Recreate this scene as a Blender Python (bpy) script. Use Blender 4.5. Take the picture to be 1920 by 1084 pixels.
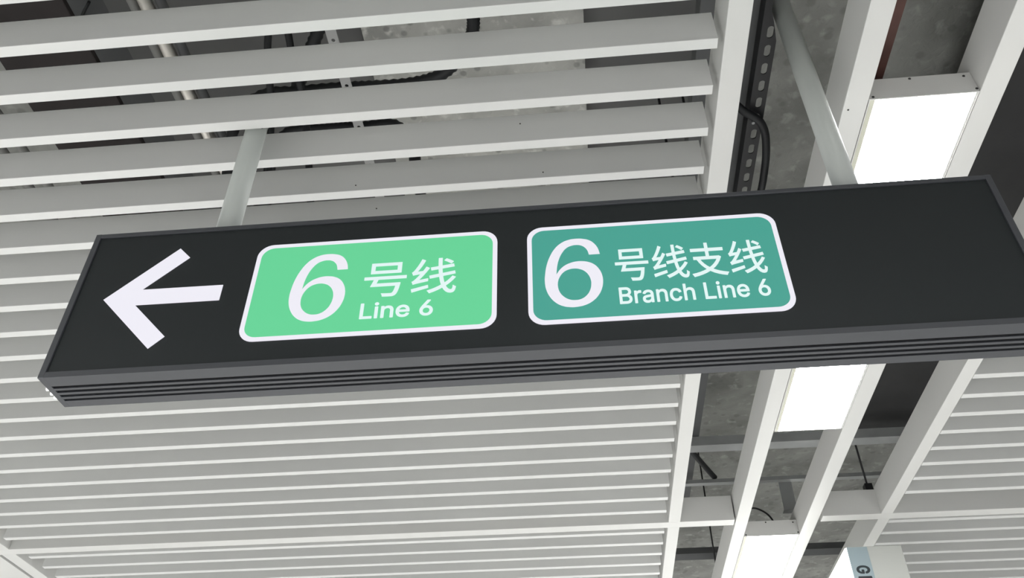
import bpy, bmesh, math, random
from mathutils import Vector, Matrix
C = bpy.context.scene.collection
for o in list(bpy.data.objects):
    bpy.data.objects.remove(o)
SC = bpy.context.scene
S = 1.25            # metres per drawing unit (one unit = lens height to louvre underside)
EYE = 1.6           # lens height above the floor


def W(p):
    return Vector((p[0] * S, p[1] * S, EYE + p[2] * S))


# ------------------------------------------------------------------ camera
cam_d = bpy.data.cameras.new('camera')
cam = bpy.data.objects.new('camera', cam_d)
C.objects.link(cam)
right = Vector((0.99572105, 0.09237456, -0.00255577))
down = Vector((-0.06058359, 0.63165732, -0.77287687))
fwd = Vector((-0.06977979, 0.76972461, 0.63455087))
M = Matrix((right, -down, -fwd)).transposed().to_4x4()
M.translation = (0, 0, EYE)
cam.matrix_world = M
cam_d.sensor_width = 36
cam_d.lens = 36 * 1598.7366 / 1920
cam_d.clip_start = 0.02
SC.camera = cam

# ------------------------------------------------------------------ world, exposure, added lamps
wd = bpy.data.worlds.new('hall_air')
SC.world = wd
wd.use_nodes = True
wd.node_tree.nodes['Background'].inputs[0].default_value = (0.9, 0.95, 1, 1)
wd.node_tree.nodes['Background'].inputs[1].default_value = 0.3
vs = SC.view_settings
vs.view_transform = 'Standard'
vs.look = 'None'
vs.gamma = 1
vs.exposure = 0.0
vs.use_curve_mapping = False
SC.cycles.use_denoising = True
SC.cycles.max_bounces = 8
SC.cycles.diffuse_bounces = 5
SC.cycles.sample_clamp_indirect = 6

PANEL_L = 46
ADDED_LAMPS = [(-3.0, (0.3, 1.0, 1.8), 92), (-1.9, (-1.5, 4.8), 106), (0.53, (-1.55, 4.8), 118), (3.0, (0.3, 1.0, 1.8), 78)]
for lx, ys, watts in ADDED_LAMPS:                 # unseen lamp rows, added and placed to light floor and slats
    for ly in ys:
        ld = bpy.data.lights.new('added_ceiling_lamp', 'AREA')
        ld.shape = 'RECTANGLE'
        ld.size = 0.2
        ld.size_y = 1.2
        ld.energy = watts
        ld.color = (1.0, 1.0, 0.99)
        lo = bpy.data.objects.new('added_ceiling_lamp', ld)
        lo.location = W((lx, ly, 0.99))
        C.objects.link(lo)


# ------------------------------------------------------------------ materials
def mat(name, col, rough=0.5, metal=0.0, emit=None, strength=1.0, spec=0.5, var=0.0, scale=6.0, bump=0.0):
    m = bpy.data.materials.new(name)
    m.use_nodes = True
    nt = m.node_tree
    b = nt.nodes['Principled BSDF']
    b.inputs['Base Color'].default_value = (*col, 1)
    b.inputs['Roughness'].default_value = rough
    b.inputs['Metallic'].default_value = metal
    b.inputs['Specular IOR Level'].default_value = spec
    if emit:
        b.inputs['Emission Color'].default_value = (*emit, 1)
        b.inputs['Emission Strength'].default_value = strength
    if var or bump:
        tc = nt.nodes.new('ShaderNodeTexCoord')
        n = nt.nodes.new('ShaderNodeTexNoise')
        n.inputs['Scale'].default_value = scale
        n.inputs['Detail'].default_value = 6
        nt.links.new(tc.outputs['Object'], n.inputs['Vector'])
        if var:
            r = nt.nodes.new('ShaderNodeValToRGB')
            r.color_ramp.elements[0].position = 0.3
            r.color_ramp.elements[1].position = 0.7
            r.color_ramp.elements[0].color = (*[c * (1 - var) for c in col], 1)
            r.color_ramp.elements[1].color = (*[min(1, c * (1 + var)) for c in col], 1)
            nt.links.new(n.outputs['Fac'], r.inputs['Fac'])
            nt.links.new(r.outputs['Color'], b.inputs['Base Color'])
        if bump:
            bp = nt.nodes.new('ShaderNodeBump')
            bp.inputs['Strength'].default_value = bump
            bp.inputs['Distance'].default_value = 0.01
            nt.links.new(n.outputs['Fac'], bp.inputs['Height'])
            nt.links.new(bp.outputs['Normal'], b.inputs['Normal'])
    return m


def concrete(name, base, seed=0.0, pits=0.5, flakes=1.0, fine=1.0):
    """cast concrete: broad mottling, pale flakes, dark blowholes, a rough skin"""
    m = bpy.data.materials.new(name)
    m.use_nodes = True
    nt = m.node_tree
    b = nt.nodes['Principled BSDF']
    b.inputs['Roughness'].default_value = 0.9
    tc = nt.nodes.new('ShaderNodeTexCoord')
    mp = nt.nodes.new('ShaderNodeMapping')
    mp.inputs['Location'].default_value = (seed, seed * 1.7, 0)
    nt.links.new(tc.outputs['Object'], mp.inputs['Vector'])

    def noise(scale, detail, dist=0.0):
        n = nt.nodes.new('ShaderNodeTexNoise')
        n.inputs['Scale'].default_value = scale
        n.inputs['Detail'].default_value = detail
        n.inputs['Distortion'].default_value = dist
        nt.links.new(mp.outputs['Vector'], n.inputs['Vector'])
        return n

    def ramp(src, stops):
        r = nt.nodes.new('ShaderNodeValToRGB')
        e = r.color_ramp.elements
        e[0].position, e[0].color = stops[0][0], (*stops[0][1], 1)
        e[1].position, e[1].color = stops[-1][0], (*stops[-1][1], 1)
        for p, c in stops[1:-1]:
            x = e.new(p)
            x.color = (*c, 1)
        nt.links.new(src, r.inputs['Fac'])
        return r
    g = lambda k: tuple(c * k for c in base)
    broad = ramp(noise(5, 8, 0.6).outputs['Fac'], [(0.3, g(0.72)), (0.5, g(1.0)), (0.7, g(1.3))])
    flake = ramp(noise(17 * fine, 8, 0.35).outputs['Fac'], [(0.56, (0, 0, 0)), (0.74, (1, 1, 1))])
    v = nt.nodes.new('ShaderNodeTexVoronoi')
    v.inputs['Scale'].default_value = 14 * fine
    v.inputs['Randomness'].default_value = 1.0
    nt.links.new(mp.outputs['Vector'], v.inputs['Vector'])
    hole = ramp(v.outputs['Distance'], [(0.16, (1, 1, 1)), (0.27, (0, 0, 0))])
    m1 = nt.nodes.new('ShaderNodeMixRGB')
    m1.inputs['Color2'].default_value = (*g(1.55), 1)
    mf = nt.nodes.new('ShaderNodeMath')
    mf.operation = 'MULTIPLY'
    mf.inputs[1].default_value = flakes
    nt.links.new(flake.outputs['Color'], mf.inputs[0])
    nt.links.new(mf.outputs[0], m1.inputs['Fac'])
    nt.links.new(broad.outputs['Color'], m1.inputs['Color1'])
    mm = nt.nodes.new('ShaderNodeMath')
    mm.operation = 'MULTIPLY'
    mm.inputs[1].default_value = pits
    nt.links.new(hole.outputs['Color'], mm.inputs[0])
    m2 = nt.nodes.new('ShaderNodeMixRGB')
    m2.inputs['Color2'].default_value = (*g(0.45), 1)
    nt.links.new(mm.outputs[0], m2.inputs['Fac'])
    nt.links.new(m1.outputs['Color'], m2.inputs['Color1'])
    nt.links.new(m2.outputs['Color'], b.inputs['Base Color'])
    bp = nt.nodes.new('ShaderNodeBump')
    bp.inputs['Strength'].default_value = 0.5
    bp.inputs['Distance'].default_value = 0.012
    nt.links.new(noise(30, 6, 0.8).outputs['Fac'], bp.inputs['Height'])
    nt.links.new(bp.outputs['Normal'], b.inputs['Normal'])
    return m


WHITE = mat('white_powder_coat', (0.69, 0.695, 0.685), 0.45, var=0.025, scale=3)
WHITE2 = mat('white_rail_coat', (0.67, 0.67, 0.655), 0.5, var=0.02, scale=3)
ROD = mat('white_tube_paint', (0.52, 0.55, 0.53), 0.32)
FRAME = mat('charcoal_aluminium', (0.047, 0.050, 0.058), 0.38, 0.0, spec=0.6)
FACE = mat('black_acrylic', (0.015, 0.0185, 0.02), 0.5, spec=0.3)
DARKFILL = mat('black_fill', (0.006, 0.006, 0.007), 0.7, spec=0.2)  # near-black fill for the groove shade and the tube's slot
LIT_W = mat('lit_white_film', (0.1, 0.1, 0.1), 0.5, emit=(0.84, 0.825, 0.91), strength=0.92)
LIT_G = mat('lit_green_film', (0.012, 0.06, 0.03), 0.5, emit=(0.118, 0.60, 0.285), strength=1.0)
LIT_T = mat('lit_teal_film', (0.006, 0.03, 0.025), 0.5, emit=(0.052, 0.325, 0.258), strength=1.0)
LIT_C = mat('lit_mint_film', (0.1, 0.1, 0.1), 0.5, emit=(0.72, 0.88, 0.87), strength=0.95)
DIFFUSER = mat('lamp_diffuser', (0.8, 0.8, 0.8), 0.4, emit=(1, 1, 0.99), strength=PANEL_L)
TRIMLIP = mat('cream_lamp_lip', (0.62, 0.62, 0.52), 0.4)
BOXLIT = mat('lit_box_diffuser', (0.8, 0.8, 0.8), 0.4, emit=(1, 1, 0.97), strength=2.2)
BOXGREY = mat('pale_grey_enamel', (0.43, 0.44, 0.415), 0.45)
BOXBLUE = mat('pale_blue_vinyl', (0.27, 0.335, 0.36), 0.45)
INK = mat('dark_ink', (0.012, 0.02, 0.025), 0.5)
DUCTBROWN = mat('dark_brown_duct', (0.018, 0.013, 0.013), 0.7, var=0.3, scale=8)
DUCTDARK = mat('charcoal_duct', (0.032, 0.032, 0.033), 0.75, var=0.25, scale=5)
DUCTGREY = mat('grey_duct', (0.15, 0.15, 0.148), 0.7, var=0.15, scale=4)
GALV = mat('galvanised_steel', (0.34, 0.35, 0.35), 0.5, 0.0, var=0.12, scale=10)
TRAY = mat('dark_tray_steel', (0.085, 0.088, 0.09), 0.6, var=0.15, scale=6)
BLACKSTEEL = mat('black_steel', (0.012, 0.012, 0.014), 0.5)
RUBBER = mat('black_rubber', (0.010, 0.011, 0.013), 0.55)
CHROME = mat('bright_steel_pipe', (0.72, 0.69, 0.64), 0.28, 0.9)
PIPEGREY = mat('dull_grey_pipe', (0.24, 0.24, 0.23), 0.5, 0.2)
STRAP = mat('pale_zinc_strap', (0.45, 0.45, 0.45), 0.5)
BROWN = mat('red_brown_timber', (0.075, 0.03, 0.023), 0.7, var=0.25, scale=12)
DARKDOT = mat('dark_screw', (0.02, 0.02, 0.02), 0.5)
STUD = mat('white_stud_lens', (0.9, 0.9, 0.9), 0.3, emit=(1, 1, 1), strength=1.0)
SLAB = concrete('cast_concrete', (0.265, 0.268, 0.252), 0.0, 0.35, 1.0, 1.25)
PALECON = concrete('pale_pitted_concrete', (0.47, 0.47, 0.445), 3.3, 0.6, 1.0, 1.8)
FLOORM = mat('pale_terrazzo', (0.56, 0.56, 0.55), 0.3, var=0.06, scale=40)
WALLM = mat('grey_wall_panel', (0.22, 0.22, 0.22), 0.5, var=0.03, scale=2)


# ------------------------------------------------------------------ mesh helpers
def box(bm, x0, x1, y0, y1, z0, z1):
    v = [bm.verts.new(W((x, y, z))) for x in (x0, x1) for y in (y0, y1) for z in (z0, z1)]
    for f in ((0, 1, 3, 2), (4, 6, 7, 5), (0, 4, 5, 1), (2, 3, 7, 6), (0, 2, 6, 4), (1, 5, 7, 3)):
        bm.faces.new([v[i] for i in f])


def extrude_x(bm, prof, x0, x1):
    """closed profile of (y, z) carried along x"""
    a = [bm.verts.new(W((x0, y, z))) for y, z in prof]
    b = [bm.verts.new(W((x1, y, z))) for y, z in prof]
    n = len(prof)
    for i in range(n):
        bm.faces.new((a[i], a[(i + 1) % n], b[(i + 1) % n], b[i]))
    bm.faces.new(a)
    bm.faces.new(b)


def plate(bm, pts, y0, y1):
    """closed outline of (x, z) carried from y0 to y1"""
    a = [bm.verts.new(W((x, y0, z))) for x, z in pts]
    b = [bm.verts.new(W((x, y1, z))) for x, z in pts]
    n = len(pts)
    for i in range(n):
        bm.faces.new((a[i], b[i], b[(i + 1) % n], a[(i + 1) % n]))
    bm.faces.new(a)
    bm.faces.new(b)


def rounded(x0, x1, z0, z1, r, n=8):
    pts = []
    for cx, cz, a0 in ((x1 - r, z1 - r, 0), (x0 + r, z1 - r, 90), (x0 + r, z0 + r, 180), (x1 - r, z0 + r, 270)):
        for i in range(n + 1):
            a = math.radians(a0 + 90 * i / n)
            pts.append((cx + r * math.cos(a), cz + r * math.sin(a)))
    return pts


def tube(bm, pts, r, n=14, ribs=False):
    """round tube along points (drawing units)"""
    P = [W(p) for p in pts]
    rings = []
    up = None
    for i, p in enumerate(P):
        t = (P[min(i + 1, len(P) - 1)] - P[max(i - 1, 0)]).normalized()
        if up is None:
            up = t.orthogonal().normalized()
        up = (up - t * up.dot(t)).normalized()
        s = t.cross(up)
        rr = r * S * ((1.0 if i % 2 else 0.84) if ribs else 1)
        rings.append([bm.verts.new(p + (up * math.cos(2 * math.pi * k / n) + s * math.sin(2 * math.pi * k / n)) * rr) for k in range(n)])
    for a, b in zip(rings, rings[1:]):
        for k in range(n):
            f = bm.faces.new((a[k], a[(k + 1) % n], b[(k + 1) % n], b[k]))
            f.smooth = True
    bm.faces.new(rings[0])
    bm.faces.new(rings[-1])


def smooth_path(pts, n=10):
    out = []
    q = [Vector(p) for p in pts]
    q = [q[0] * 2 - q[1]] + q + [q[-1] * 2 - q[-2]]
    for i in range(1, len(q) - 2):
        for k in range(n):
            t = k / n
            p0, p1, p2, p3 = q[i - 1:i + 3]
            out.append(0.5 * ((2 * p1) + (-p0 + p2) * t + (2 * p0 - 5 * p1 + 4 * p2 - p3) * t * t + (-p0 + 3 * p1 - 3 * p2 + p3) * t ** 3))
    out.append(q[-2])
    return out


def origin_of(o):
    v = Vector((0, 0, 0))
    while o is not None:
        v += o.location
        o = o.parent
    return v


def obj(name, bm, m, parent=None, at=None, bevel=0.0, label=None):
    """link ONE mesh object; vertices come in world metres and are made local to its origin"""
    if bevel:
        bmesh.ops.bevel(bm, geom=list(bm.edges), offset=bevel * S, segments=2, affect='EDGES', profile=0.6)
    bmesh.ops.recalc_face_normals(bm, faces=bm.faces[:])
    org = W(at) if at is not None else (origin_of(parent) if parent else Vector((0, 0, 0)))
    if at is None and bm.verts:
        mn = Vector([min(v.co[i] for v in bm.verts) for i in range(3)])
        mx = Vector([max(v.co[i] for v in bm.verts) for i in range(3)])
        org = Vector(((mn.x + mx.x) / 2, (mn.y + mx.y) / 2, mn.z))
    for v in bm.verts:
        v.co -= org
    me = bpy.data.meshes.new(name)
    bm.to_mesh(me)
    bm.free()
    me.materials.append(m)
    o = bpy.data.objects.new(name, me)
    C.objects.link(o)
    if parent:
        o.parent = parent
        o.location = org - origin_of(parent)
    else:
        o.location = org
    if label:
        o['label'] = label
    return o


def tag(o, label, cat, group=None):
    o['label'] = label
    o['category'] = cat
    if group:
        o['group'] = group
    return o


def thing(name, label, cat, at, group=None):
    o = bpy.data.objects.new(name, None)
    o.location = W(at)
    o.empty_display_size = 0.05
    C.objects.link(o)
    return tag(o, label, cat, group)


def bxobj(name, m, parent, *b, bevel=0.0, label=None):
    bm = bmesh.new()
    box(bm, *b)
    return obj(name, bm, m, parent, bevel=bevel, label=label)


def struct(name, m, *b):
    o = bxobj(name, m, None, *b)
    o['kind'] = 'structure'
    return o


def dot(parent, p, normal, r=0.0028, m=None):
    """a small domed screw head at p facing 'y' or 'z' (towards the viewer's side)"""
    bm = bmesh.new()
    n = 10
    rings = []
    for rr, h in ((r, 0.0), (r * 0.8, 0.0009), (0.35 * r, 0.0013)):
        ring = []
        for k in range(n):
            a = 2 * math.pi * k / n
            if normal == 'y':
                q = (p[0] + rr * math.cos(a), p[1] - h, p[2] + rr * math.sin(a))
            else:
                q = (p[0] + rr * math.cos(a), p[1] + rr * math.sin(a), p[2] - h)
            ring.append(bm.verts.new(W(q)))
        rings.append(ring)
    for a, b in zip(rings, rings[1:]):
        for k in range(n):
            bm.faces.new((a[k], a[(k + 1) % n], b[(k + 1) % n], b[k]))
    bm.faces.new(rings[-1])
    return obj('screw', bm, m or DARKDOT, parent, label='small dark screw head')


# ------------------------------------------------------------------ the setting
ZS = 1.55
FZ = -EYE / S
struct('floor', FLOORM, -4.2, 4.6, -3.4, 5.8, FZ - 0.08, FZ)
struct('ceiling', SLAB, -4.2, 4.6, -3.4, 5.8, ZS, ZS + 0.12)
struct('trim_1', PALECON, -0.392, 0.0565, -3.4, 5.8, 1.5, ZS - 0.0002)      # shallow concrete band across the slab
struct('wall_left', WALLM, -4.32, -4.2, -3.4, 5.8, FZ, ZS)
struct('wall_right', WALLM, 4.6, 4.72, -3.4, 5.8, FZ, ZS)
struct('wall_back', WALLM, -4.2, 4.6, -3.52, -3.4, FZ, ZS)
struct('wall_front', WALLM, -4.2, 4.6, 5.8, 5.92, FZ, ZS)

# ------------------------------------------------------------------ louvre panels (rails + slats)
PITCH, SW, SH = 0.0783, 0.0165, 0.0625
R0a, R0b, R1a, R1b = -1.733, -1.691, 0.228, 0.2605
R4a, R4b = 0.804, 0.835
SLATX = (-1.662, 0.2195)
BEAM = (2.272, 2.308)


def rail(parent, x0, x1, y0, y1, top=1.078, name='side_rail'):
    return bxobj(name, WHITE2, parent, x0, x1, y0, y1, 1.0, top, bevel=0.0012)


def louvre(label, x0, x1, sx, y0, y1, first_far, n, rail_top=1.078):
    t = thing('louvre_panel', label, 'ceiling panel', ((x0[0] + x1[1]) / 2, (y0 + y1) / 2, 1.0), 'slatted ceiling panels')
    a = rail(t, x0[0], x0[1], y0, y1, rail_top)
    b = rail(t, x1[0], x1[1], y0, y1, rail_top)
    first = None
    slats = []
    for k in range(n):
        far = first_far + PITCH * k
        if first is None:
            bm = bmesh.new()
            box(bm, sx[0], sx[1], far - SW, far, 1.0, 1.0 + SH)
            first = obj('slat', bm, WHITE, t, bevel=0.0009)
            s = first
        else:
            s = first.copy()
            C.objects.link(s)
            s.parent = t
            s.location = first.location + Vector((0, PITCH * k * S, 0))
        slats.append(s)
    return t, slats, (a, b)


pl_near, sl_near, _ = louvre('large white slatted ceiling panel above and behind the left of the black sign',
                             (R0a, R0b), (R1a, R1b), SLATX, 0.13, BEAM[0], 0.642 - 6 * PITCH, 27, 1.085)
pl_far, sl_far, _ = louvre('white slatted ceiling panel beyond the long cross beam at lower left',
                           (R0a, R0b), (R1a, R1b), SLATX, BEAM[1], 3.75, 2.345, 18)
pr_near, sr_near, _ = louvre('white slatted ceiling panel right of the lamp row, this side of the stub-ended beam',
                             (R4a, R4b), (2.70, 2.733), (R4b + 0.001, 2.692), 0.13, BEAM[0], 0.6665 - 6 * PITCH, 26)
pr_far, sr_far, _ = louvre('white slatted ceiling panel beyond the stub-ended beam, behind the pale hanging box',
                           (R4a, R4b), (2.70, 2.733), (R4b + 0.001, 2.692), BEAM[1], 3.75, 2.335, 18)

# cross beams
tag(bxobj('cross_beam', WHITE2, None, -2.6, 0.410, BEAM[0], BEAM[1], 1.0, 1.0725, bevel=0.001),
    'long white cross beam dividing the left slatted panels, ending at the lamp row', 'beam', 'ceiling cross beams')
tag(bxobj('cross_beam', WHITE2, None, 0.648, 2.75, BEAM[0], BEAM[1], 1.0, 1.0725, bevel=0.001),
    'white cross beam with open cut end between lamp row and right slatted panels', 'beam', 'ceiling cross beams')

# rails of the lamp channel
rl = tag(bxobj('channel_rail', WHITE2, None, 0.4135, 0.4475, 0.13, 3.75, 1.0, 1.08, bevel=0.0012),
         'long white rail running along the left edge of the ceiling lamps', 'rail', 'lamp channel rails')
tag(bxobj('channel_rail', WHITE2, None, 0.6045, 0.640, 0.13, 3.75, 1.0, 1.078, bevel=0.0012),
    'long white rail running along the right edge of the ceiling lamps', 'rail', 'lamp channel rails')

# flat panel past the far left rail
fp = thing('flat_panel', 'plain pale ceiling panel beside a dark gap at the lower left corner', 'ceiling panel', (-2.2, 3.0, 1.0))
bxobj('panel_sheet', WHITE2, fp, -2.6, -1.752, 2.322, 3.75, 1.004, 1.012, bevel=0.001)
bxobj('gap_shade', BLACKSTEEL, fp, -1.7505, -1.7345, 2.322, 3.75, 1.03, 1.05, label='black strip painted in as the shade of the gap')  # black strip added to paint the shade inside the gap


# ------------------------------------------------------------------ lamp panels
def lamp(label, y0, y1):
    t = thing('lamp_panel', label, 'ceiling light', (0.527, (y0 + y1) / 2, 1.0), 'flat ceiling lamp panels')
    bm = bmesh.new()
    xl, xr, zt = 0.4487, 0.6035, 1.0435
    box(bm, xl, xl + 0.003, y0 + 0.002, y1 - 0.002, 1.0005, zt - 0.003)
    box(bm, xr - 0.003, xr, y0 + 0.002, y1 - 0.002, 1.0005, zt - 0.003)
    box(bm, xl, xr, y0 + 0.002, y1 - 0.002, zt - 0.0029, zt)
    obj('housing', bm, WHITE2, t)
    bxobj('end_plate', WHITE2, t, 0.4479, 0.604, y0, y0 + 0.0018, 0.9995, zt + 0.0005, label='white end plate facing the sign')
    bxobj('end_plate', WHITE2, t, xl, xr, y1 - 0.0018, y1, 0.9995, zt + 0.0005)
    bm = bmesh.new()
    box(bm, 0.4503, 0.4571, y0 + 0.002, y1 - 0.002, 1.0, 1.004)
    obj('trim_strip', bm, TRIMLIP, t, label='cream edge strip')
    bm = bmesh.new()
    box(bm, 0.5995, 0.6015, y0 + 0.002, y1 - 0.002, 1.0, 1.004)
    box(bm, 0.6022, 0.6035, y0 + 0.002, y1 - 0.002, 0.9995, 1.004)
    obj('trim_strip', bm, WHITE2, t, label='white double edge strip')
    bxobj('diffuser', DIFFUSER, t, 0.4574, 0.5993, y0 + 0.002, y1 - 0.002, 1.0005, 1.0035, label='glowing white lamp face')
    for x, z in ((0.5165, 1.0395), (0.593, 1.0365), (0.6015, 1.006), (0.4545, 1.004)):
        dot(t, (x, y0, z), 'y', 0.0022)
    return t


lamp('flat white ceiling lamp crossing behind the right part of the black sign', 0.829, 1.792)
lamp('flat white ceiling lamp farther along, beside the pale hanging box', 2.388, 3.35)

# ------------------------------------------------------------------ the hanging direction sign
YF, YB = 0.7892, 0.8546
X0, X1, Z0, Z1 = -0.6348, 0.5322, 0.5587, 0.7893
sign = thing('direction_sign', 'long black lit direction sign with arrow and two green line plates, hung on rods', 'sign', ((X0 + X1) / 2, (YF + YB) / 2, Z0))
LIP = 0.0078
bm = bmesh.new()
prof = [(YF, Z0)]
for a, b in ((0.8085, 0.8135), (0.818, 0.8228), (0.8275, 0.8323), (0.8368, 0.8412)):
    prof += [(a, Z0), (a, Z0 + 0.0110), (b, Z0 + 0.0110), (b, Z0)]
prof += [(YB, Z0), (YB, Z0 + LIP), (YB - 0.006, Z0 + LIP), (YB - 0.006, Z0 + 0.0135), (YF + 0.006, Z0 + 0.0135), (YF + 0.006, Z0 + LIP), (YF, Z0 + LIP)]
extrude_x(bm, prof, X0 + 0.003, X1 - 0.003)
obj('bottom_profile', bm, FRAME, sign)
bm = bmesh.new()  # black bars put the shade of the grooves into colour
for a, b in ((0.8085, 0.8135), (0.818, 0.8228), (0.8275, 0.8323), (0.8368, 0.8412)):
    box(bm, X0 + 0.0032, X1 - 0.0032, a + 0.0001, b - 0.0001, Z0 + 0.0020, Z0 + 0.0109)
obj('groove_shade', bm, DARKFILL, sign, label='black fill painting the shade of the grooves')
bm = bmesh.new()
box(bm, X0 + 0.003, X1 - 0.003, YF, YB, Z1 - 0.0065, Z1)
obj('top_profile', bm, FRAME, sign, bevel=0.0006)
for xa, xb in ((X0, X0 + LIP), (X1 - LIP, X1)):
    bm = bmesh.new()
    box(bm, xa, xb, YF - 0.0002, YB + 0.0002, Z0 - 0.0002, Z1 + 0.0002)
    obj('end_cap', bm, FRAME, sign, bevel=0.0008)
bxobj('face_panel', FACE, sign, X0 + LIP - 0.0006, X1 - LIP + 0.0006, YF + 0.0022, YF + 0.005, Z0 + LIP - 0.0002, Z1 - 0.0062, label='black acrylic face')
bxobj('back_panel', FACE, sign, X0 + LIP - 0.0006, X1 - LIP + 0.0006, YB - 0.005, YB - 0.0022, Z0 + LIP - 0.0002, Z1 - 0.0062)
for y in (0.8165, 0.8265, 0.8352):
    bm = bmesh.new()
    tube(bm, [(X0 + 0.002, y, Z0 + 0.0022), (X0 - 0.0012, y, Z0 + 0.0022), (X0 - 0.0032, y, Z0 + 0.0022)], 0.0023, 10)
    obj('end_stud', bm, STUD, sign, label='small bright white stud on the left end')
# arrow
bm = bmesh.new()
plate(bm, [(-0.5903, 0.6745), (-0.5096, 0.755), (-0.4929, 0.738), (-0.5435, 0.6874), (-0.4375, 0.6872), (-0.4375, 0.6628),
           (-0.5455, 0.6628), (-0.4937, 0.6108), (-0.5102, 0.5938)], YF + 0.0012, YF + 0.0021)
obj('arrow', bm, LIT_W, sign, label='lit white arrow pointing left')


try:
    SANS = bpy.data.fonts.load(bpy.utils.system_resource('DATAFILES', path='fonts') + '/Inter.woff2')   # ships with Blender
except Exception:
    SANS = None


def text_mesh(body, bold=0.0, sans=True):
    """flat lettering: outlines triangulated together, kept by winding, so overlapping strokes stay solid"""
    from mathutils.geometry import delaunay_2d_cdt, interpolate_bezier
    cu = bpy.data.curves.new('print', 'FONT')
    if SANS and sans:
        cu.font = SANS
    cu.body = body
    cu.size = 1
    o = bpy.data.objects.new('print', cu)
    C.objects.link(o)
    dg = bpy.context.evaluated_depsgraph_get()
    dg.update()
    oe = o.evaluated_get(dg)
    crv = oe.to_curve(dg)
    loops = []
    for sp in crv.splines:
        P = []
        if sp.type == 'BEZIER':
            n = len(sp.bezier_points)
            for k in range(n):
                a, b = sp.bezier_points[k], sp.bezier_points[(k + 1) % n]
                straight = (a.handle_right - a.co).length < 1e-6 and (b.handle_left - b.co).length < 1e-6
                q = interpolate_bezier(a.co, a.handle_right, b.handle_left, b.co, 2 if straight else 5)[:-1]
                P += [Vector((v.x, v.y)) for v in q]
        else:
            P = [Vector((p.co.x, p.co.y)) for p in sp.points]
        R = []
        for p in P:
            if not R or (p - R[-1]).length > 1e-4:
                R.append(p)
        if len(R) > 2 and (R[0] - R[-1]).length < 1e-4:
            R.pop()
        if len(R) > 2:
            loops.append(R)
    oe.to_curve_clear()
    bpy.data.objects.remove(o)
    bpy.data.curves.remove(cu)
    quads = []
    if bold:
        for L in loops:
            for k in range(len(L)):
                a, b = L[k], L[(k + 1) % len(L)]
                d = (b - a).normalized() * bold
                m_ = Vector((-d.y, d.x))
                quads.append([a - d * 0.4 + m_, a - d * 0.4 - m_, b + d * 0.4 - m_, b + d * 0.4 + m_])

    def wind(L, p):
        w = 0
        for k in range(len(L)):
            a, b = L[k], L[(k + 1) % len(L)]
            if (a.y <= p.y) != (b.y <= p.y):
                if a.x + (p.y - a.y) / (b.y - a.y) * (b.x - a.x) > p.x:
                    w += 1 if b.y > a.y else -1
        return w
    vs_, es = [], []
    for L in loops + quads:
        b0 = len(vs_)
        vs_ += L
        es += [(b0 + k, b0 + (k + 1) % len(L)) for k in range(len(L))]
    V, _, F, _, _, _ = delaunay_2d_cdt(vs_, es, [], 0, 1e-6)
    boxes = [(min(p.x for p in L), max(p.x for p in L), min(p.y for p in L), max(p.y for p in L)) for L in loops]
    keep = []
    for f in F:
        c = (V[f[0]] + V[f[1]] + V[f[2]]) / 3
        w = sum(wind(L, c) for L, B in zip(loops, boxes) if B[0] <= c.x <= B[1] and B[2] <= c.y <= B[3])
        if w != 0 or any(wind(q, c) for q in quads if abs(q[0].x - c.x) < 0.4 and abs(q[0].y - c.y) < 1.0):
            keep.append(f)
    me = bpy.data.meshes.new('print')
    used = sorted({i for f in keep for i in f})
    ix = {v: k for k, v in enumerate(used)}
    me.from_pydata([(V[v].x, V[v].y, 0) for v in used], [], [[ix[v] for v in f] for f in keep])
    return me


def print_on(name, body, m, parent, x0, x1, z0, z1, y, bold=0.0, turn=False, label=None, sans=True):
    """lettering fitted to a rectangle on a plane facing the viewer; turn = reads downwards"""
    me = text_mesh(body, bold, sans)
    vx = [v.co.x for v in me.vertices]
    vy = [v.co.y for v in me.vertices]
    ax, bx, ay, by = min(vx), max(vx), min(vy), max(vy)
    bm = bmesh.new()
    bm.from_mesh(me)
    bpy.data.meshes.remove(me)
    bmesh.ops.remove_doubles(bm, verts=bm.verts[:], dist=1e-5)
    for v in bm.verts:
        s, t = (v.co.x - ax) / (bx - ax), (v.co.y - ay) / (by - ay)
        if turn:
            s, t = t, 1 - s
        v.co = W((x0 + s * (x1 - x0), y, z0 + t * (z1 - z0)))
    ex = bmesh.ops.extrude_face_region(bm, geom=bm.faces[:])
    for g in ex['geom']:
        if isinstance(g, bmesh.types.BMVert):
            g.co.y -= 0.0004 * S
    return obj(name, bm, m, parent, label=label)


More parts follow.
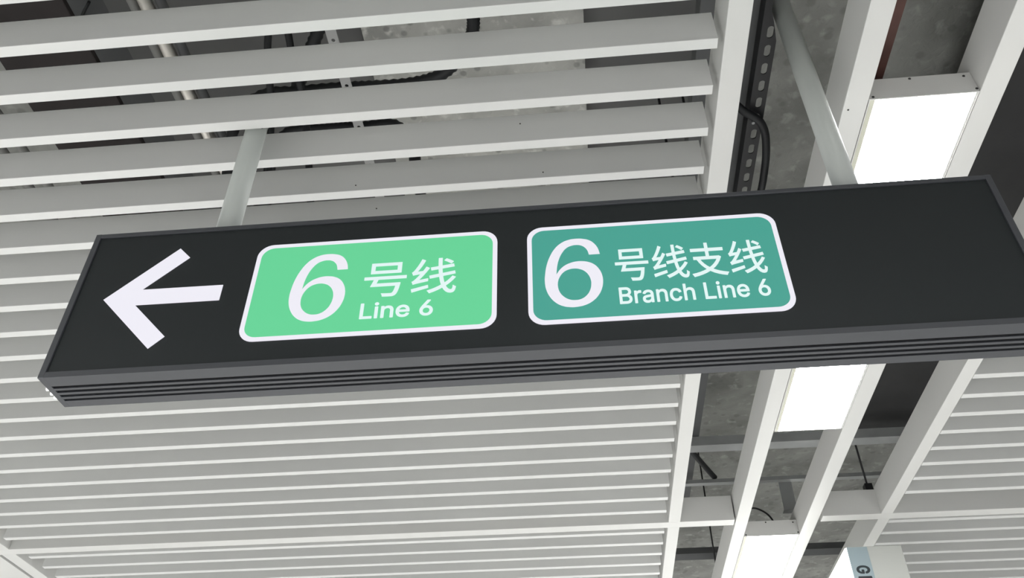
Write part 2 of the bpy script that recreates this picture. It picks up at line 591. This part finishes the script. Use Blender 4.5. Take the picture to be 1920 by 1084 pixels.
def six(name, parent, x0, x1, z0, z1, y, m):
    """grotesque figure 6: an egg-shaped bowl under a hooked stem, drawn as one outline with a counter"""
    out = [(0.98, 0.745), (0.955, 0.83), (0.90, 0.905), (0.82, 0.96), (0.71, 0.99), (0.58, 1.0), (0.44, 0.988), (0.31, 0.945), (0.20, 0.87),
           (0.11, 0.76), (0.045, 0.63), (0.01, 0.49), (0.0, 0.38), (0.02, 0.265), (0.075, 0.165), (0.165, 0.08), (0.28, 0.025), (0.42, 0.0),
           (0.53, 0.0), (0.67, 0.02), (0.80, 0.07), (0.90, 0.145), (0.965, 0.235), (0.995, 0.34), (0.985, 0.44), (0.94, 0.525), (0.87, 0.59),
           (0.77, 0.632), (0.66, 0.650), (0.55, 0.65), (0.44, 0.63), (0.34, 0.592), (0.26, 0.535), (0.205, 0.475), (0.225, 0.60), (0.265, 0.71),
           (0.325, 0.80), (0.40, 0.865), (0.49, 0.897), (0.58, 0.905), (0.66, 0.893), (0.72, 0.863), (0.765, 0.815), (0.79, 0.745)]
    inn = [(0.51, 0.55), (0.60, 0.54), (0.69, 0.505), (0.755, 0.445), (0.788, 0.375), (0.79, 0.30), (0.76, 0.215), (0.70, 0.15), (0.61, 0.105),
           (0.51, 0.093), (0.41, 0.105), (0.315, 0.15), (0.25, 0.215), (0.222, 0.30), (0.228, 0.375), (0.265, 0.445), (0.33, 0.505), (0.42, 0.54)]
    cu = bpy.data.curves.new('print', 'CURVE')
    cu.dimensions = '2D'
    cu.fill_mode = 'FRONT'
    cu.resolution_u = 4
    for pts in (out, inn):
        sp = cu.splines.new('BEZIER')
        sp.bezier_points.add(len(pts) - 1)
        for b, (px, pz) in zip(sp.bezier_points, pts):
            b.co = (px, pz, 0)
            b.handle_left_type = b.handle_right_type = 'AUTO'
        sp.use_cyclic_u = True
        if pts is out:
            for i in (0, 33, 43):
                sp.bezier_points[i].handle_left_type = sp.bezier_points[i].handle_right_type = 'VECTOR'
    o = bpy.data.objects.new('print', cu)
    C.objects.link(o)
    dg = bpy.context.evaluated_depsgraph_get()
    dg.update()
    me = bpy.data.meshes.new_from_object(o.evaluated_get(dg))
    bpy.data.objects.remove(o)
    bpy.data.curves.remove(cu)
    bm = bmesh.new()
    bm.from_mesh(me)
    bpy.data.meshes.remove(me)
    for v in bm.verts:
        v.co = W((x0 + v.co.x * (x1 - x0), y, z0 + v.co.y * (z1 - z0)))
    ex = bmesh.ops.extrude_face_region(bm, geom=bm.faces[:])
    for g in ex['geom']:
        if isinstance(g, bmesh.types.BMVert):
            g.co.y -= 0.0004 * S
    return obj(name, bm, m, parent)


def line_plate(label, x0, x1, m):
    z0, z1, r, b = 0.5953, 0.7497, 0.0195, 0.0058
    bm = bmesh.new()
    plate(bm, rounded(x0 + b, x1 - b, z0 + b, z1 - b, r - b * 0.6), YF + 0.0010, YF + 0.0021)
    p = obj('line_plate', bm, m, sign, label=label)
    bm = bmesh.new()
    o_, i_ = rounded(x0, x1, z0, z1, r), rounded(x0 + b, x1 - b, z0 + b, z1 - b, r - b * 0.6)
    n = len(o_)
    va = [[bm.verts.new(W((x, y, z))) for x, z in L] for L, y in ((o_, YF + 0.0009), (i_, YF + 0.0009), (i_, YF + 0.0020), (o_, YF + 0.0020))]
    for q in range(4):
        A, B = va[q], va[(q + 1) % 4]
        for k in range(n):
            bm.faces.new((A[k], A[(k + 1) % n], B[(k + 1) % n], B[k]))
    obj('border', bm, LIT_W, p, label='white rounded border')
    return p


YT = YF + 0.0009
p1 = line_plate('bright green line plate', -0.4012, -0.0900, LIT_G)
p2 = line_plate('blue-green branch line plate', -0.0524, 0.2558, LIT_T)
six('numeral', p1, -0.3475, -0.2772, 0.6200, 0.7272, YT, LIT_W)
six('numeral', p2, -0.0318, 0.0383, 0.6183, 0.7262, YT, LIT_W)
print_on('chinese_text', '号线', LIT_C, p1, -0.2555, -0.1400, 0.6515, 0.7085, YT, 0.006, sans=False)
print_on('english_text', 'Line 6', LIT_C, p1, -0.2555, -0.1665, 0.6185, 0.6432, YT, 0.014)
print_on('chinese_text', '号线支线', LIT_C, p2, 0.0540, 0.2330, 0.6525, 0.7060, YT, 0.006, sans=False)
print_on('english_text', 'Branch Line 6', LIT_C, p2, 0.0552, 0.2300, 0.6180, 0.6440, YT, 0.012)
# rods up to the slab
for x in (-0.470, 0.3685):
    bm = bmesh.new()
    zt = 1.046 if x < 0 else ZS - 0.0005       # the left tube is clamped between two slats, the right one runs to the slab
    tube(bm, [(x, 0.822, Z1 - 0.004), (x, 0.822, 1.02), (x, 0.822, zt)], 0.0158, 28)
    r_ = obj('suspension_rod', bm, ROD, sign, label='white round suspension tube')
    bm = bmesh.new()
    tube(bm, [(x, 0.822, Z1), (x, 0.822, Z1 + 0.004)], 0.0175, 28)
    obj('rod_collar', bm, FRAME, r_)
    if x < 0:
        bm = bmesh.new()
        box(bm, x + 0.001, x + 0.0155, 0.8085, 0.8125, 1.0168, 1.0205)
        obj('locking_slot', bm, DARKFILL, r_, label='dark slot near the top')
        bxobj('clamp_plate', GALV, r_, x - 0.010, x + 0.010, 0.8002, 0.838, 1.0462, 1.0492)

# ------------------------------------------------------------------ pale box sign at the lower right
BY = 2.246
bxs = thing('box_sign', 'pale grey hanging box with lit white side and blue lettered strip, at lower right', 'sign', (0.749, 2.75, 0.45))
bx0, bx1, bz0, bz1, by1 = 0.677, 0.821, 0.45, 0.9, 3.25
bxobj('body', BOXGREY, bxs, bx0 + 0.0045, bx1, BY, by1, bz0, bz1, bevel=0.0015)
st = bxobj('name_strip', BOXBLUE, bxs, bx0 + 0.0035, 0.7325, BY - 0.0016, BY - 0.0002, bz0 + 0.01, bz1 - 0.002, label='pale blue strip with dark lettering')
lit = bxobj('side_diffuser', BOXLIT, bxs, bx0, bx0 + 0.0042, BY + 0.003, by1 - 0.003, bz0 + 0.003, bz1 - 0.002, label='glowing white side')
bxobj('seam_strip', BOXGREY, lit, bx0 - 0.0012, bx0 - 0.0001, BY + 0.022, by1 - 0.03, 0.8735, 0.8775, label='thin grey line along the side')
print_on('letter', 'G', INK, st, 0.691, 0.7255, 0.8268, 0.8487, BY - 0.0017, 0.03, True)
print_on('letter', 'M', INK, st, 0.691, 0.7255, 0.7955, 0.8205, BY - 0.0017, 0.03, True)
for y in (2.66, 3.1):
    bm = bmesh.new()
    tube(bm, [(0.813, y, bz1 - 0.002), (0.813, y, 0.9995)], 0.006, 16)
    obj('hanger_tube', bm, ROD, bxs)

# ------------------------------------------------------------------ services above the louvres
tag(bxobj('air_duct', DUCTBROWN, None, -0.967, -0.800, 0.2, 4.2, 1.25, 1.262, bevel=0.002),
    'dark brown flat duct seen through the gaps at upper left', 'duct')
tag(bxobj('air_duct', DUCTDARK, None, 0.819, 1.55, 0.2, 2.38, 1.28, 1.45, bevel=0.003),
    'wide charcoal duct in the open gap right of the ceiling lamps', 'duct')
gd = thing('air_duct', 'flat grey duct above the slats between the steel pipe and the pale concrete', 'duct', (-0.66, 1.6, 1.515))
bxobj('duct_body', DUCTGREY, gd, -0.985, -0.398, 0.2, 4.2, 1.52, 1.548)
bxobj('dark_strip', TRAY, gd, -0.985, -0.893, 0.2, 4.2, 1.5195, 1.5199)  # darker strip along the duct's left side
tag(bxobj('soffit_board', DUCTGREY, None, 0.0575, 0.292, 0.2, 1.75, 1.535, 1.5485),
    'dark grey board above the slats beside the pale pitted concrete', 'board')


def pipe(name, label, cat, pts, r, m, group=None, n=16, ribs=False):
    bm = bmesh.new()
    tube(bm, pts, r, n, ribs)
    return tag(obj(name, bm, m), label, cat, group)


pipe('steel_pipe', 'shiny steel pipe running over the slats beside the dark brown duct', 'pipe', [(-0.672, 0.2, 1.26), (-0.672, 4.2, 1.26)], 0.0115, CHROME)
pipe('pipe_shadow', 'thin dull tube drawn as the shadow line left of the shiny steel pipe', 'pipe', [(-0.697, 0.2, 1.268), (-0.697, 4.2, 1.268)], 0.0085, PIPEGREY, 'shadow lines by the steel pipe')  # dull tubes added as the dark shadow lines beside the steel pipe
pipe('pipe_shadow', 'dark tube drawn as the shadow line right of the shiny steel pipe', 'pipe', [(-0.650, 0.2, 1.268), (-0.650, 4.2, 1.268)], 0.0085, TRAY, 'shadow lines by the steel pipe')  # right-hand shadow line, made as a dark tube
for x, L in ((-1.035, 'bright thin pipe left of the dark brown duct, nearer the duct'), (-1.075, 'bright thin pipe left of the dark brown duct, farther from the duct')):
    pipe('thin_pipe', L, 'pipe', [(x, 0.2, 1.25), (x, 4.2, 1.25)], 0.009, PIPEGREY, 'paired thin pipes')

# perforated steel strap along the grey duct
sp = thing('perforated_strap', 'pale perforated steel strap running over the slats right of the steel pipe', 'strap', (-0.38, 1.3, 1.25))
bm = bmesh.new()
hs, wv, y = 0.0035, 0.0092, 0.3
xc = -0.379
while y < 2.6:
    n = 10
    cyy = y + 0.0475
    ring_i = [bm.verts.new(W((xc + hs * math.cos(2 * math.pi * k / n), cyy + hs * math.sin(2 * math.pi * k / n), 1.25))) for k in range(n)]
    q = [bm.verts.new(W(p)) for p in ((xc - wv, y, 1.25), (xc + wv, y, 1.25), (xc + wv, y + 0.095, 1.25), (xc - wv, y + 0.095, 1.25))]
    geom = [bm.edges.new((ring_i[k], ring_i[(k + 1) % n])) for k in range(n)] + [bm.edges.new((q[k], q[(k + 1) % 4])) for k in range(4)]
    bmesh.ops.triangle_fill(bm, edges=geom, use_beauty=True)
    y += 0.095
bmesh.ops.remove_doubles(bm, verts=bm.verts[:], dist=1e-5)
ex = bmesh.ops.extrude_face_region(bm, geom=bm.faces[:])
for g in ex['geom']:
    if isinstance(g, bmesh.types.BMVert):
        g.co.z += 0.002 * S
obj('strap_strip', bm, STRAP, sp)
for y in (0.45, 2.5):
    bm = bmesh.new()
    tube(bm, [(xc, y, 1.2525), (xc, y, ZS - 0.0005)], 0.003, 8)
    obj('drop_rod', bm, BLACKSTEEL, sp)

# corrugated hoses
pipe('corrugated_hose', 'thick black ribbed hose sweeping across the pale concrete behind the upper slats', 'hose',
     smooth_path([(-0.13, 0.6, 1.0765), (-0.132, 0.68, 1.14), (-0.134, 0.73, 1.23), (-0.1351, 0.7711, 1.27), (-0.1372, 0.8006, 1.27), (-0.1402, 0.8311, 1.27), (-0.1514, 0.8626, 1.27), (-0.1727, 0.8931, 1.27), (-0.2123, 0.9246, 1.27), (-0.2682, 0.9378, 1.27), (-0.3373, 0.9378, 1.27), (-0.3962, 0.9357, 1.27), (-0.4755, 0.9368, 1.27), (-0.5466, 0.9398, 1.27), (-0.6, 0.97, 1.24), (-0.625, 1.05, 1.15), (-0.63, 1.1, 1.0765)], 9), 0.0118, RUBBER, 'black hoses', 14, True)
pipe('corrugated_hose', 'black hose bent in a small upright loop behind the top slats', 'hose',
     smooth_path([(-0.525, 1.025, 1.0705), (-0.52, 0.98, 1.14), (-0.513, 0.92, 1.22), (-0.507, 0.86, 1.26), (-0.498, 0.82, 1.29), (-0.482, 0.80, 1.30), (-0.466, 0.82, 1.29), (-0.462, 0.86, 1.26), (-0.455, 0.93, 1.22), (-0.45, 0.98, 1.14), (-0.448, 1.025, 1.0705)], 12),
     0.0065, RUBBER, 'black hoses', 12)
pipe('corrugated_hose', 'thick black ribbed hose slanting up beside the perforated strap', 'hose',
     smooth_path([(-0.55, 1.07, 1.5145), (-0.54, 1.05, 1.40), (-0.515, 1.0, 1.325), (-0.48, 0.94, 1.305), (-0.44, 0.87, 1.285), (-0.405, 0.82, 1.31), (-0.37, 0.77, 1.33), (-0.33, 0.70, 1.35), (-0.29, 0.62, 1.43), (-0.28, 0.58, 1.4985)], 12), 0.0125, RUBBER, 'black hoses', 14, True)
pipe('corrugated_hose', 'black hose lying across the slats behind the left suspension tube', 'hose',
     smooth_path([(-0.6, 1.13, 1.0765), (-0.575, 1.09, 1.15), (-0.55, 1.05, 1.23), (-0.5232, 1.0292, 1.27), (-0.4602, 1.0272, 1.27), (-0.4186, 1.0272, 1.27), (-0.378, 1.0292, 1.27), (-0.316, 1.0302, 1.27), (-0.285, 1.05, 1.23), (-0.27, 1.09, 1.15), (-0.26, 1.13, 1.0765)], 9), 0.0115, RUBBER, 'black hoses', 14, True)

# cable tray and slotted angle in the channel left of the lamps
tr = thing('cable_tray', 'dark grey cable tray between the left slatted panel and the lamps', 'cable tray', (0.29, 1.4, 1.23))
bxobj('tray_bed', TRAY, tr, 0.235, 0.3395, 0.2, 2.75, 1.23, 1.234)
bxobj('tray_side', TRAY, tr, 0.235, 0.238, 0.2, 2.75, 1.2342, 1.27)
bxobj('tray_side', TRAY, tr, 0.3365, 0.3395, 0.2, 2.75, 1.2342, 1.27)
ang = thing('slotted_angle', 'black slotted steel angle along the edge of the cable tray', 'bracket', (0.345, 1.0, 1.2))
bm = bmesh.new()
px0, px1, pit = 0.3315, 0.3585, 0.0358
y = 0.8232
near = [bm.verts.new(W(p)) for p in ((px0, 0.70, 1.2), (px0 + 0.0115, 0.70, 1.2), (px0 + 0.0115, 0.80, 1.2), (0.350, y, 1.2), (px0, y, 1.2))]
bm.faces.new(near)
y0_ = y
while y < 1.5:
    yc, hw, hl = y + pit / 2, 0.0052, 0.0062
    n = 6
    xm = 0.3465
    hole = [(xm + hw * math.cos(math.pi * k / n), yc + hl + hw * math.sin(math.pi * k / n)) for k in range(n + 1)]
    hole += [(xm - hw * math.cos(math.pi * k / n), yc - hl - hw * math.sin(math.pi * k / n)) for k in range(n + 1)]
    hv = [bm.verts.new(W((a, b, 1.2))) for a, b in hole]
    q = [bm.verts.new(W(p)) for p in ((px0, y, 1.2), (px1 if y > 0.83 else 0.350, y, 1.2), (px1, y + pit, 1.2), (px0, y + pit, 1.2))]
    geom = [bm.edges.new((hv[k], hv[(k + 1) % len(hv)])) for k in range(len(hv))] + [bm.edges.new((q[k], q[(k + 1) % 4])) for k in range(4)]
    bmesh.ops.triangle_fill(bm, edges=geom, use_beauty=True)
    y += pit
bmesh.ops.remove_doubles(bm, verts=bm.verts[:], dist=1e-5)
ex = bmesh.ops.extrude_face_region(bm, geom=bm.faces[:])
for g in ex['geom']:
    if isinstance(g, bmesh.types.BMVert):
        g.co.z += 0.0022 * S
obj('slotted_flange', bm, BLACKSTEEL, ang)
bxobj('upright_flange', BLACKSTEEL, ang, px0, px0 + 0.0024, 0.70, 1.52, 1.2023, 1.2297)
bolt = bmesh.new()
tube(bolt, [(0.3415, 1.027, 1.1995), (0.3415, 1.027, 1.196)], 0.003, 6)
obj('bolt', bolt, GALV, ang, label='small bright bolt')
pipe('black_cable', 'black cable curling over the slotted angle and hanging beside it', 'cable',
     smooth_path([(0.262, 1.0, 1.222), (0.30, 0.985, 1.205), (0.322, 0.995, 1.19), (0.347, 1.012, 1.186), (0.363, 1.045, 1.19), (0.374, 1.10, 1.197), (0.378, 1.15, 1.2),
                  (0.379, 1.20, 1.202), (0.381, 1.30, 1.225), (0.385, 1.45, 1.30), (0.388, 1.65, 1.42), (0.388, 1.75, 1.549)], 10), 0.0072, RUBBER, None, 12)
pipe('black_cable', 'thick black cable drooping in the gap below the sign, left of the lamps', 'cable',
     smooth_path([(0.3155, 2.2645, 1.2205), (0.324, 2.282, 1.2195), (0.361, 2.362, 1.219), (0.395, 2.437, 1.2222), (0.405, 2.458, 1.223)], 10),
     0.0085, RUBBER, None, 12)
pipe('black_cable', 'thin black cable looped above the end plate of the farther lamp', 'cable',
     smooth_path([(0.462, 2.42, 1.05), (0.464, 2.425, 1.075), (0.478, 2.43, 1.098), (0.505, 2.435, 1.105), (0.535, 2.44, 1.09), (0.552, 2.45, 1.07), (0.556, 2.46, 1.05)], 10),
     0.0026, RUBBER, None, 10)


# struts across the channels
def strut(label, x0, x1, y0, y1, z0, z1, m=GALV):
    bm = bmesh.new()
    t_ = 0.003
    prof = [(y0, z1), (y0, z0), (y1, z0), (y1, z1), (y1 - t_, z1), (y1 - t_, z0 + t_), (y0 + t_, z0 + t_), (y0 + t_, z1)]
    extrude_x(bm, prof, x0, x1)
    t = thing('steel_strut', label, 'strut', ((x0 + x1) / 2, (y0 + y1) / 2, z0), 'steel struts above the ceiling')
    obj('channel_profile', bm, m, t)
    for x in (x0 + 0.012, x1 - 0.012):
        bm = bmesh.new()
        top = 1.2796 if (x > 0.82 and y1 < 2.38) else ZS - 0.0005      # the charcoal duct is in the way of one
        tube(bm, [(x, (y0 + y1) / 2, z0 + t_), (x, (y0 + y1) / 2, top)], 0.003, 8)
        obj('drop_rod', bm, BLACKSTEEL, t)


strut('galvanised steel strut crossing above the lamp channel, just below the sign', 0.20, 1.06, 2.209, 2.25, 1.2, 1.2285)
strut('thin steel strut crossing the channels just short of the cross beams', 0.20, 1.06, 2.447, 2.466, 1.2, 1.212)
strut('dark steel strut crossing the channels beyond the cross beams', 0.20, 1.25, 3.0, 3.06, 1.2, 1.222, TRAY)
bm = bmesh.new()
plate_pts = ((0.452, 0.2), (0.5025, 0.2), (0.478, 2.385), (0.452, 2.385))      # a batten that narrows along its length
bv = [[bm.verts.new(W((x, y, z))) for x, y in plate_pts] for z in (1.0790, 1.0990)]
for k in range(4):
    bm.faces.new((bv[0][k], bv[0][(k + 1) % 4], bv[1][(k + 1) % 4], bv[1][k]))
bm.faces.new(bv[0])
bm.faces.new(bv[1])
tag(obj('timber_batten', bm, BROWN, bevel=0.001),
    'reddish brown timber batten along the left rail of the lamps', 'batten')

# threaded hangers
for x, y, zb, zt, L in ((0.205, 1.148, 1.063, 1.534, 'thin black hanger rod over the slats, left of two near the right rail'),
                        (0.2545, 1.148, 1.079, 1.534, 'thin black hanger rod over the slats, right of two near the right rail'),
                        (0.430, 2.88, 1.08, 1.549, 'thin black hanger rod in the gap beyond the long cross beam'),
                        (0.795, 2.29, 1.0727, 1.549, 'black hanger rod with clip on the stub-ended cross beam')):
    t = thing('hanger_rod', L, 'rod', (x, y, zb), 'threaded ceiling hangers')
    bm = bmesh.new()
    z0_ = zb
    tube(bm, [(x, y, z0_ + 0.0003), (x, y, zt)], 0.0028, 10)
    obj('threaded_rod', bm, BLACKSTEEL, t)
    bm = bmesh.new()
    if x > 0.7:
        box(bm, x - 0.010, x + 0.010, y - 0.012, y + 0.012, zb, zb + 0.022)
    else:
        tube(bm, [(x, y, z0_ + 0.0003), (x, y, z0_ + 0.008)], 0.0055, 6)
    obj('clip', bm, BLACKSTEEL, t)

# steel bracket above the far lamp
bk = thing('steel_bracket', 'grey steel bracket fixed to the thin strut above the farther lamp', 'bracket', (0.615, 2.468, 1.11))
bxobj('bracket_plate', GALV, bk, 0.596, 0.634, 2.4662, 2.4698, 1.11, 1.2115)
bxobj('bracket_foot', GALV, bk, 0.596, 0.634, 2.47, 2.492, 1.11, 1.1135)
pipe('thin_wire', 'thin black wire slanting beside the dark brown duct, top left', 'wire',
     [(-0.897, 0.844, 1.48), (-0.906, 0.853, 1.482), (-0.923, 0.869, 1.488), (-0.932, 0.878, 1.492), (-0.95, 0.9, 1.5195)], 0.003, RUBBER, None, 8)

# ------------------------------------------------------------------ small details: screw heads on slats and rail
yf = lambda k: 0.642 + PITCH * k - SW
dot(rl, (0.4215, 0.846, 1.0), 'z', 0.0015)
for x, k, z in ((-0.0645, 3, 1.041), (-0.0345, 4, 1.012), (-0.34, 4, 1.012), (-0.325, 5, 1.035)):
    dot(sl_near[k + 6], (x, yf(k), z), 'y', 0.0012)
